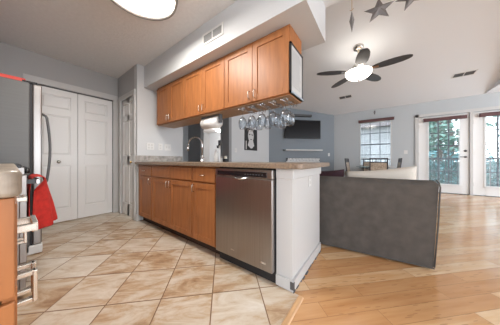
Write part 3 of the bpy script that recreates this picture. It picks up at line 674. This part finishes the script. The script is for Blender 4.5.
for k in range(5):
    a = math.radians(-6.8+72*k); ca, sa = math.cos(a), math.sin(a)
    def T(x, y, z, ca=ca, sa=sa): return (FX+ca*x-sa*y, FY+sa*x+ca*y, FZ+z)
    pitch = math.radians(-5)
    m = M(T); prof = [(0.24,0.05),(0.30,0.078),(0.42,0.10),(0.56,0.102),(0.68,0.088),(0.76,0.06),(0.80,0.025)]
    pts = [(x, w) for x, w in prof] + [(x, -w) for x, w in reversed(prof)]
    n = len(pts)
    P = lambda x, y, dz: (x, y*math.cos(pitch), 0.03 + y*math.sin(pitch)+dz)
    m.add([P(x,y,0.004) for x,y in pts]+[P(x,y,-0.004) for x,y in pts], [tuple(range(n)), tuple(range(2*n-1,n-1,-1))]+[(i,(i+1)%n,n+(i+1)%n,n+i) for i in range(n)])
    b = obj('blade', m, BLADE, t)
    m = M(T); m.bar((0.10,0,0.06),(0.23,0,0.034),0.03,0.008); m.bar((0.22,0,0.024),(0.33,0,0.022),0.075,0.006)
    obj('blade_iron', m, mat('copper_bronze', (0.32, 0.14, 0.06), 0.35, 0.8) if k == 0 else NICKEL, b)

# ================================================================ HANGING STARS
def star(x, y, z, R, normal, roll, lab):
    t = thing('hanging_star', lab, 'star', (x, y, z), group='tin stars hanging at the kitchen ceiling edge')
    nrm = Vector(normal).normalized(); rt = nrm.cross(Vector((0,0,1))).normalized()*-1; up = rt.cross(nrm)*-1
    if up.z < 0: up = -up
    c = Vector((x,y,z)); ring = []
    for k in range(10):
        a = roll + PI*k/5; r = R if k % 2 == 0 else R*0.42; ring.append(c + rt*math.cos(a)*r + up*math.sin(a)*r)
    m = M().add(ring+[c+nrm*R*0.22, c-nrm*R*0.22], [(k,(k+1)%10,10) for k in range(10)]+[((k+1)%10,k,11) for k in range(10)])
    obj('star', m, GALV, t)
    top = max(ring, key=lambda p: p.z)
    obj('cord', M().tube([top, (top.x, top.y, KC)], 0.0035, 6), CORD, t)
    obj('bow', M().tube([(top.x-0.015,top.y,top.z+0.01),(top.x,top.y,top.z+0.0),(top.x+0.012,top.y,top.z+0.014)], 0.003, 6), CORD, t)
    return t
star(-0.187, 1.75, 2.165, 0.088, (0.99, 0.10, 0), PI/2, 'tin star turned edge on at the left of the hanging row')
star(0.002, 1.75, 2.163, 0.108, (0.10, -1, 0.12), math.radians(18), 'tilted tin star in the middle of the hanging row')
star(0.205, 1.75, 2.165, 0.106, (-0.1, -1, 0.1), math.radians(26), 'tin star cut by the top picture edge at the right')

# ================================================================ DIAGONAL WALL: TV, SOUNDBAR, SHELF, FIREPLACE
AW = math.radians(45); P0 = (-1.4, 7.45)
def onwall(s_mid): return (P0[0]-s_mid*S2, P0[1]-s_mid*S2)
# local frame: +x along wall towards the far corner, -y out into the room
def wthing(name, lab, cat, s, z, out=0.0):
    x, y = onwall(s); return thing(name, lab, cat, (x+out*S2, y-out*S2, z), AW)
t = wthing('television', 'wall mounted black flat television on the diagonal wall', 'television', 1.33, 1.765)
obj('screen', M().box(-0.695, 0.695, -0.098, -0.09, 0.015, 0.685), TVM, t, local=True)
obj('bezel', M().box(-0.71, 0.71, -0.09, -0.05, 0, 0.70), BLACK, t, local=True, bevel=0.005)
obj('wall_mount', M().box(-0.25, 0.25, -0.05, -0.001, 0.2, 0.5), MATTE, t, local=True)
t = wthing('soundbar', 'slim black soundbar mounted above the television', 'soundbar', 1.48, 2.59)
obj('body', M().box(-0.50, 0.50, -0.10, -0.001, 0, 0.085), MATTE, t, local=True, bevel=0.01); obj('grille', M().box(-0.47, 0.47, -0.104, -0.10, 0.012, 0.073), GREYD, t, local=True)
t = wthing('floating_shelf', 'white floating mantel shelf under the television', 'shelf', 1.30, 1.315)
obj('board', M().box(-0.72, 0.72, -0.17, -0.001, 0, 0.045), TRIM, t, local=True, bevel=0.005)
obj('end_cap', M().box(-0.775, -0.722, -0.15, -0.001, 0.004, 0.04), GREYD, t, local=True)
t = wthing('fireplace', 'corner fireplace with black and white mosaic band below the mantel', 'fireplace', 1.30, 0)
bod = M().box(-0.66, -0.45, -0.06, -0.001, 0, 0.93); bod.box(0.45, 0.66, -0.06, -0.001, 0, 0.93); bod.box(-0.45, 0.45, -0.06, -0.001, 0.7, 0.93)
obj('surround', bod, TRIM, t, local=True); obj('firebox', M().box(-0.45, 0.45, -0.03, -0.001, 0, 0.7), BLACK, t, local=True)
mo = M().box(-0.66, 0.66, -0.066, -0.001, 0.93, 1.045); obj('mosaic_band', mo, BLACK, t, local=True)
mw = M()
for r in range(2):
    for k in range(22):
        x = -0.62+k*0.0575+(r*0.02); mw.box(x, x+0.038+0.012*random.random(), -0.071, -0.066, 0.945+r*0.045, 0.98+r*0.045)
obj('mosaic_tile', mw, PLASTW, t, local=True)
t = wthing('outlet_plate', 'white outlet plate on the diagonal wall near the far corner', 'outlet', 0.22, 1.12)
obj('plate', M().box(-0.036, 0.036, -0.006, -0.0005, 0, 0.116), PLASTW, t, local=True, bevel=0.002); obj('socket', M().box(-0.014, 0.014, -0.0085, -0.006, 0.02, 0.096), mat('outlet_grey', (0.6,0.6,0.58), 0.4), t, local=True)
# far wall small things
t = thing('switch_plate', 'white switch plate between the dining window and glazed door', 'switch', (0.70, 7.449, 1.16))
obj('plate', M().box(0.655, 0.745, 7.443, 7.4495, 1.16, 1.276), PLASTW, t, bevel=0.002); obj('toggle', M().box(0.692, 0.708, 7.438, 7.443, 1.20, 1.236), PLASTW, t)
t = thing('wall_hook', 'small dark hook on the wall above the dining window', 'hook', (-0.1, 7.449, 2.50))
obj('bracket', M().box(-0.112, -0.088, 7.442, 7.4495, 2.58, 2.68), GREYD, t); obj('arm', M().tube([(-0.1,7.44,2.67),(-0.11,7.38,2.66),(-0.13,7.34,2.60),(-0.10,7.33,2.52)], 0.009, 8), GREYD, t)
# portrait picture (generic)
t = thing('framed_picture', 'black and white portrait picture on the pale living room wall', 'picture', (-3.25, 4.45, 1.27))
obj('canvas', M().box(-3.249, -3.225, 4.14, 4.79, 1.27, 1.95), MATTE, t)
pc = M()
def blob(cy, cz, ry, rz, x, n=18): pc.prism([(cy+ry*math.cos(2*PI*k/n), cz+rz*math.sin(2*PI*k/n)) for k in range(n)], -3.225, x, 'x')
blob(4.44, 1.72, 0.15, 0.20, -3.2235); pc.prism([(4.36,1.60),(4.54,1.60),(4.62,1.42),(4.50,1.33),(4.42,1.33),(4.27,1.42)], -3.225, -3.224, 'x')
pc.box(-3.225, -3.2242, 4.17, 4.22, 1.29, 1.55)
obj('pale_shapes', pc, mat('pale_print', (0.60, 0.59, 0.59), 0.7), t)
pd = M(); pd.prism([(4.33,1.76),(4.41,1.78),(4.41,1.75),(4.34,1.735)], -3.225, -3.2228, 'x'); pd.prism([(4.47,1.78),(4.55,1.76),(4.54,1.735),(4.47,1.75)], -3.225, -3.2228, 'x'); pd.box(-3.225,-3.2228,4.40,4.49,1.60,1.62)
obj('dark_shapes', pd, MATTE, t)
# bedroom
t = thing('bedroom_light', 'small lit ceiling light in the bedroom beyond the hall', 'ceiling light', (-6.1, 5.85, 2.44))
obj('rim', M().lathe([(0.17,0),(0.19,-0.03),(0.17,-0.035)], (-6.1,5.85,2.4395), 24), NICKEL, t); obj('diffuser', M().lathe([(0.17,-0.03),(0.14,-0.09),(0.05,-0.12),(0.001,-0.125)], (-6.1,5.85,2.44), 24, cap=False), BEDL, t)
t = thing('wall_sconce', 'small black sconce on the bedroom wall', 'sconce', (-6.67, 6.399, 1.6))
obj('back_plate', M().box(-6.75, -6.60, 6.38, 6.3995, 1.72, 2.0), BLACK, t); obj('holder', M().lathe([(0.02,0),(0.05,0.03),(0.07,0.14)], (-6.67,6.28,1.58), 14), BLACK, t)
obj('arm', M().tube([(-6.67,6.39,1.8),(-6.67,6.3,1.75),(-6.67,6.28,1.6)], 0.014, 8), BLACK, t)

# ================================================================ SOFA
SA = math.radians(5.6)
t = thing('sofa', 'dark charcoal velvet sofa with its back to the kitchen', 'sofa', (0.375, 2.150, 0), SA)
# local: x from -1.9 (left) to 0, y 0 (back) .. 0.92 (front)
def cush(m, x0, x1, y0, y1, z0, z1): m.box(x0, x1, y0, y1, z0, z1)
bk = M(T=lambda x, y, z: (x-(0.76-z)*0.045 if x > 0 else x, y, z)).prism([(0.0,0.012),(-0.005,0.725),(0.015,0.76),(0.07,0.772),(0.14,0.765),(0.19,0.73),(0.24,0.45),(0.24,0.012)], -1.94, 0.045, 'x')
obj('back', bk, SOFA, t, local=True, bevel=0.02, seg=3)
obj('base', M().box(-1.90, -0.0, 0.24, 0.90, 0.06, 0.30), SOFA, t, local=True, bevel=0.02)
for x0, x1 in ((-1.90,-1.70), (-0.2,0.0)): obj('arm', M().box(x0, x1, 0.24, 0.93, 0.06, 0.395), SOFA, t, local=True, bevel=0.05, seg=4)
for x0, x1 in ((-1.69,-0.953), (-0.947,-0.21)): obj('seat_cushion', M().box(x0, x1, 0.25, 0.92, 0.301, 0.355), SOFA, t, local=True, bevel=0.02, seg=4)
for x, y in ((-1.85,0.06), (-0.05,0.06), (-1.85,0.86), (-0.05,0.86)): obj('foot', M().box(x-0.03, x+0.03, y-0.03, y+0.03, 0.0, 0.061), BLACK, t, local=True)
wl_ = M().tube([(0.012,0.0,0.03),(0.034,-0.004,0.40),(0.046,-0.006,0.72),(0.046,0.02,0.757),(0.046,0.08,0.775)], 0.006, 8); wl_.tube([(-1.93,-0.001,0.02),(0.012,-0.001,0.02)], 0.006, 8)
obj('piping', wl_, SOFA, t, local=True)
# cushions resting along the sofa top
def pillow(w, h, th, lab, cat, loc, rot, material, name='cushion'):
    m = M(); N = 14
    def sh(u, v, s):
        a, b = 2*u-1, 2*v-1; e = (max(0,1-abs(a)**2.6)*max(0,1-abs(b)**2.6))**0.55
        k = 1 - 0.06*(1-abs(a)**2)*0 - 0.07*math.cos(a*PI/2)*abs(b)**3; k2 = 1 - 0.07*math.cos(b*PI/2)*abs(a)**3
        return (a*w/2*k2, s*e*th/2, b*h/2*k)
    m.grid(lambda u, v: sh(u,v,1), N, N); m.grid(lambda u, v: sh(u,v,-1), N, N)
    o = obj(name, m, material, local=True, at=loc); o.rotation_euler = rot; return tag(o, lab, cat)
pillow(0.68, 0.46, 0.17, 'long cream cushion leaning on the right part of the sofa back', 'cushion', (0.015, 2.53, 0.63), (math.radians(10), math.radians(-7), SA), CREAM)
pillow(0.46, 0.44, 0.15, 'dark plum cushion leaning on the sofa back near the peninsula', 'cushion', (-0.56, 2.46, 0.61), (math.radians(10), math.radians(-4), SA), PLUM)

# ================================================================ DINING SET
TX, TY = -0.165, 6.75
t = thing('dining_table', 'small round glass topped dining table before the window', 'table', (TX, TY, 0))
obj('table_top', M().lathe([(0.02,0.742),(0.44,0.742),(0.44,0.752),(0.02,0.752)], (TX,TY,0), 40), TABLEG, t)
obj('apron', M().tube([(TX+0.36*math.cos(2*PI*k/32), TY+0.36*math.sin(2*PI*k/32), 0.73) for k in range(33)], 0.012, 8), CHAIRM, t)
obj('pedestal', M().lathe([(0.17,0),(0.16,0.02),(0.05,0.05),(0.035,0.12),(0.03,0.70),(0.06,0.725)], (TX,TY,0), 20), CHAIRM, t)
for k in range(4):
    a = PI/4+k*PI/2; obj('strut', M().tube([(TX+0.03*math.cos(a),TY+0.03*math.sin(a),0.66),(TX+0.36*math.cos(a),TY+0.36*math.sin(a),0.73)], 0.012, 8), CHAIRM, t)
def dining_chair():
    t = thing('dining_chair', '', 'chair', (0,0,0))
    W = 0.21
    obj('seat', M().box(-W, W, -0.20, 0.22, 0.44, 0.49), SEATM, t, local=True, bevel=0.02, seg=3)
    sf = M()
    for a in ((-W,W,-0.20,-0.175),(-W,W,0.195,0.22),(-W,-W+0.025,-0.175,0.195),(W-0.025,W,-0.175,0.195)): sf.box(a[0],a[1],a[2],a[3],0.41,0.44)
    obj('seat_frame', sf, CHAIRM, t, local=True)
    for sx_ in (-1, 1):
        obj('leg', M().bar((sx_*(W-0.015),0.20,0),(sx_*(W-0.015),0.20,0.42),0.03,0.03), CHAIRM, t, local=True)
        obj('leg', M().bar((sx_*(W-0.015),-0.24,0),(sx_*(W-0.015),-0.19,0.42),0.03,0.03), CHAIRM, t, local=True)
    bf = M()
    for sx_ in (-1, 1): bf.bar((sx_*(W-0.015),-0.185,0.42),(sx_*(W-0.015),-0.26,1.02),0.03,0.025)
    for z, y in ((1.005,-0.258),(0.90,-0.245),(0.55,-0.20)): bf.bar((-W,y,z),(W,y,z),0.022,0.028)
    for k in range(5): x = -W+0.07*(k+1); bf.bar((x,-0.256,1.0),(x,-0.246,0.90),0.01,0.01)
    obj('back_frame', bf, CHAIRM, t, local=True)
    m = M().add([(-W+0.03,-0.198,0.565),(W-0.03,-0.198,0.565),(W-0.03,-0.243,0.888),(-W+0.03,-0.243,0.888)], [(0,1,2,3)])
    obj('back_panel', m, RATTAN, t, local=True, solid=0.012)
    return t
ch0 = dining_chair()
ch0.location = (0.0, 6.27, 0); ch0['label'] = 'dining chair with its woven back turned to the sofa'; ch0['group'] = 'dark framed dining chairs'
dup(ch0, (-0.62, 6.74, 0), -PI/2-0.12, 'dining chair seen from the side at the left of the table', 'dark framed dining chairs')
dup(ch0, (0.26, 6.76, 0), PI/2+0.08, 'dining chair seen from the side at the right of the table', 'dark framed dining chairs')
dup(ch0, (-0.24, 7.17, 0), PI, 'dining chair on the window side of the table', 'dark framed dining chairs')

# ================================================================ NEAR RUN: CABINETS, RANGE, FRIDGE
def near_cab(x0, x1, lab, end=False):
    t = thing('base_cabinet', lab, 'cabinet', ((x0+x1)/2, -0.3, 0), group='base cabinets beside the range')
    obj('body', M().box(x0, x1-(0.012 if end else 0), -0.64, -0.014, 0.10, 0.874), WOOD, t)
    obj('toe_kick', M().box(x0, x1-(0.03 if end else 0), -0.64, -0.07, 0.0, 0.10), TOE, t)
    if end:
        obj('end_panel', M().box(x1-0.011, x1, -0.64, 0.004, 0.672, 0.874), WOOD, t, bevel=0.002); obj('end_panel', M().box(x1-0.011, x1, -0.64, 0.004, 0.02, 0.660), WOOD, t, bevel=0.002)
    mid = (x0+x1)/2
    d = obj('drawer_front', M().box(x0+0.004, x1-0.014, -0.013, 0.007, 0.70, 0.86), WOOD, t, bevel=0.003)
    flatpull(d, mid, 0.742, False)
    for a, c, hx in ((x0+0.004, mid-0.002, mid-0.035), (mid+0.002, x1-0.014, mid+0.035)):
        d = obj('door', shaker(M(), a, c, 0.11, 0.685, 0.007, sgn=-1), WOOD, t, bevel=0.002); flatpull(d, hx, 0.55, True, L=0.085)
    return t
def flatpull(par, x, z, vert, L=0.11, y0=0.007, out=0.04):
    m = M(); h = L/2
    if vert:
        for s in (-1, 1): m.box(x-0.010, x+0.010, y0, y0+out, z+s*h-0.007, z+s*h+0.007)
        m.box(x-0.012, x+0.012, y0+out-0.008, y0+out+0.003, z-h-0.007, z+h+0.007)
    else:
        for s in (-1, 1): m.box(x+s*h-0.008, x+s*h+0.008, y0, y0+out, z-0.011, z+0.011)
        m.box(x-h-0.006, x+h+0.006, y0+out-0.010, y0+out+0.003, z-0.014, z+0.014)
    return obj('handle', m, NICKEL, par, bevel=0.002)
near_cab(-1.26, -0.60, 'honey maple base cabinet end close to the camera at left', True)
near_cab(-1.93, -1.262, 'honey maple base cabinet next to the range')
nc = M().prism([(-1.94,-0.655),(-0.585,-0.655),(-0.585,0.0),(-0.598,0.013),(-1.94,0.013)], 0.876, 0.93)
tag(obj('countertop', nc, TANTOP, bevel=0.014, seg=4), 'thick mottled stone coloured countertop end at the left edge', 'countertop')
# range
t = thing('range', 'stainless range between the near cabinets and refrigerator', 'stove', (-2.33, -0.3, 0))
R0, R1 = -2.71, -1.95
obj('body', M().box(R0, R1, -0.64, 0.028, 0.03, 0.90), STEEL, t)
obj('cooktop', M().box(R0, R1, -0.64, 0.04, 0.90, 0.922), BLACK, t, bevel=0.004)
bn = M()
for x, y in ((-2.52,-0.15),(-2.14,-0.15),(-2.52,-0.45),(-2.14,-0.45)): bn.lathe([(0.09,0.0),(0.09,0.002),(0.08,0.002)], (x,y,0.922), 24)
obj('burner', bn, GREYD, t)
cpn = obj('control_panel', M().box(R0, R1, 0.028, 0.05, 0.855, 0.90), STEEL, t)
for k in range(5): x = R1-0.06-k*0.16; obj('knob', M().lathe([(0.02,0.05),(0.018,0.075),(0.006,0.078)], (x,0,0.878), 16, 'y'), BLACK, cpn)
dr = obj('oven_door', M().box(R0+0.003, R1-0.003, 0.029, 0.062, 0.25, 0.85), STEEL, t, bevel=0.004)
obj('oven_window', M().box(R0+0.12, R1-0.12, 0.0615, 0.064, 0.38, 0.70), BLACK, dr)
hh = M().bar((R0+0.04,0.112,0.80),(R1-0.03,0.112,0.80),0.018,0.032); obj('handle', hh, CHROME, dr, bevel=0.004)
for x in (R0+0.07, R1-0.06): obj('handle_bracket', M().box(x-0.014, x+0.014, 0.062, 0.11, 0.785, 0.815), BLACK, dr)
obj('storage_drawer', M().box(R0+0.003, R1-0.003, 0.029, 0.058, 0.04, 0.24), STEEL, t, bevel=0.004)
# towel over oven handle
def towel():
    m = M(); x0, x1 = -2.44, -2.02; nu, nv = 28, 26
    L = 0.38
    def fn(u, v):
        x = x0+(x1-x0)*u
        s = (v-0.5)*2
        fold = 0.022*math.sin(u*PI*5+0.6)*min(1, abs(s)*1.6)
        cu = max(0, (u-0.72)/0.28); cu = cu*cu*(3-2*cu)
        if abs(s) < 0.12:
            a = s/0.12*PI/2; y = 0.112+0.026*math.sin(a)+0.02*(1 if s > 0 else 0)*math.sin(a); z = 0.818+0.016*math.cos(a)
        else:
            d = (abs(s)-0.12)/0.88
            if s > 0:
                y = 0.158+0.05*d**0.8+fold*(0.3+1.0*d); y -= cu*(y-0.098+0.012*d)*min(1, d*5); z = 0.818-d*(L-0.02+0.03*u)
            else: y = 0.086-0.012*min(1,d*3)+0.003*math.sin(u*PI*5)*d; z = 0.818-d*(L-0.06)
        sq = 1-0.10*(1-min(1,abs(s)))
        return (x0+(x1-x0)*(0.5+(u-0.5)*sq)+0.0, y, z)
    m.grid(fn, nu, nv); return m
tag(obj('towel', towel(), RED, solid=0.005, sub=1), 'red dish towel hanging over the oven handle', 'towel')
# fridge
t = thing('refrigerator', 'tall stainless refrigerator beside the folding closet doors', 'refrigerator', (-3.2, -0.25, 0))
F0, F1, FH = -3.62, -2.80, 1.725
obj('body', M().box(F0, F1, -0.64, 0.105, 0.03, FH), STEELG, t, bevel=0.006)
obj('top_hinge', M().box(F1-0.07, F1-0.01, 0.06, 0.155, FH, FH+0.018), BLACK, t)
obj('gasket', M().box(F0+0.01, F1-0.008, 0.105, 0.122, 0.10, FH-0.01), MATTE, t)
d = obj('door', M().box(F0, F1, 0.122, 0.185, 0.62, FH-0.003), STEEL, t, bevel=0.012, seg=3)
hm = M(); hx = F1-0.05
hm.tube([(hx,0.185,0.70),(hx,0.215,0.72)]+[(hx,0.222+0.022*math.sin(PI*k/10),0.74+0.66*k/10) for k in range(11)]+[(hx,0.215,1.42),(hx,0.185,1.44)], 0.011, 10)
obj('handle', hm, GREYD, d)
d = obj('freezer_drawer', M().box(F0, F1, 0.122, 0.185, 0.10, 0.605), STEEL, t, bevel=0.012, seg=3)
obj('handle', M().tube([(F0+0.1,0.185,0.54),(F0+0.1,0.225,0.54),(F1-0.1,0.225,0.54),(F1-0.1,0.185,0.54)], 0.011, 10), CHROME, d)
obj('base_grille', M().box(F0, F1, 0.0, 0.19, 0.005, 0.095), PLASTW, t, bevel=0.01)
t = thing('flat_box', 'flat red box lying on top of the refrigerator', 'box', (-3.1, -0.15, FH))
obj('box', M().box(-3.30, -2.96, -0.45, 0.085, FH+0.025, FH+0.075), REDBOX, t); obj('lid_edge', M().box(-3.30, -2.96, -0.45, 0.085, FH+0.002, FH+0.025), mat('white_card', (0.75,0.7,0.66), 0.7), t)
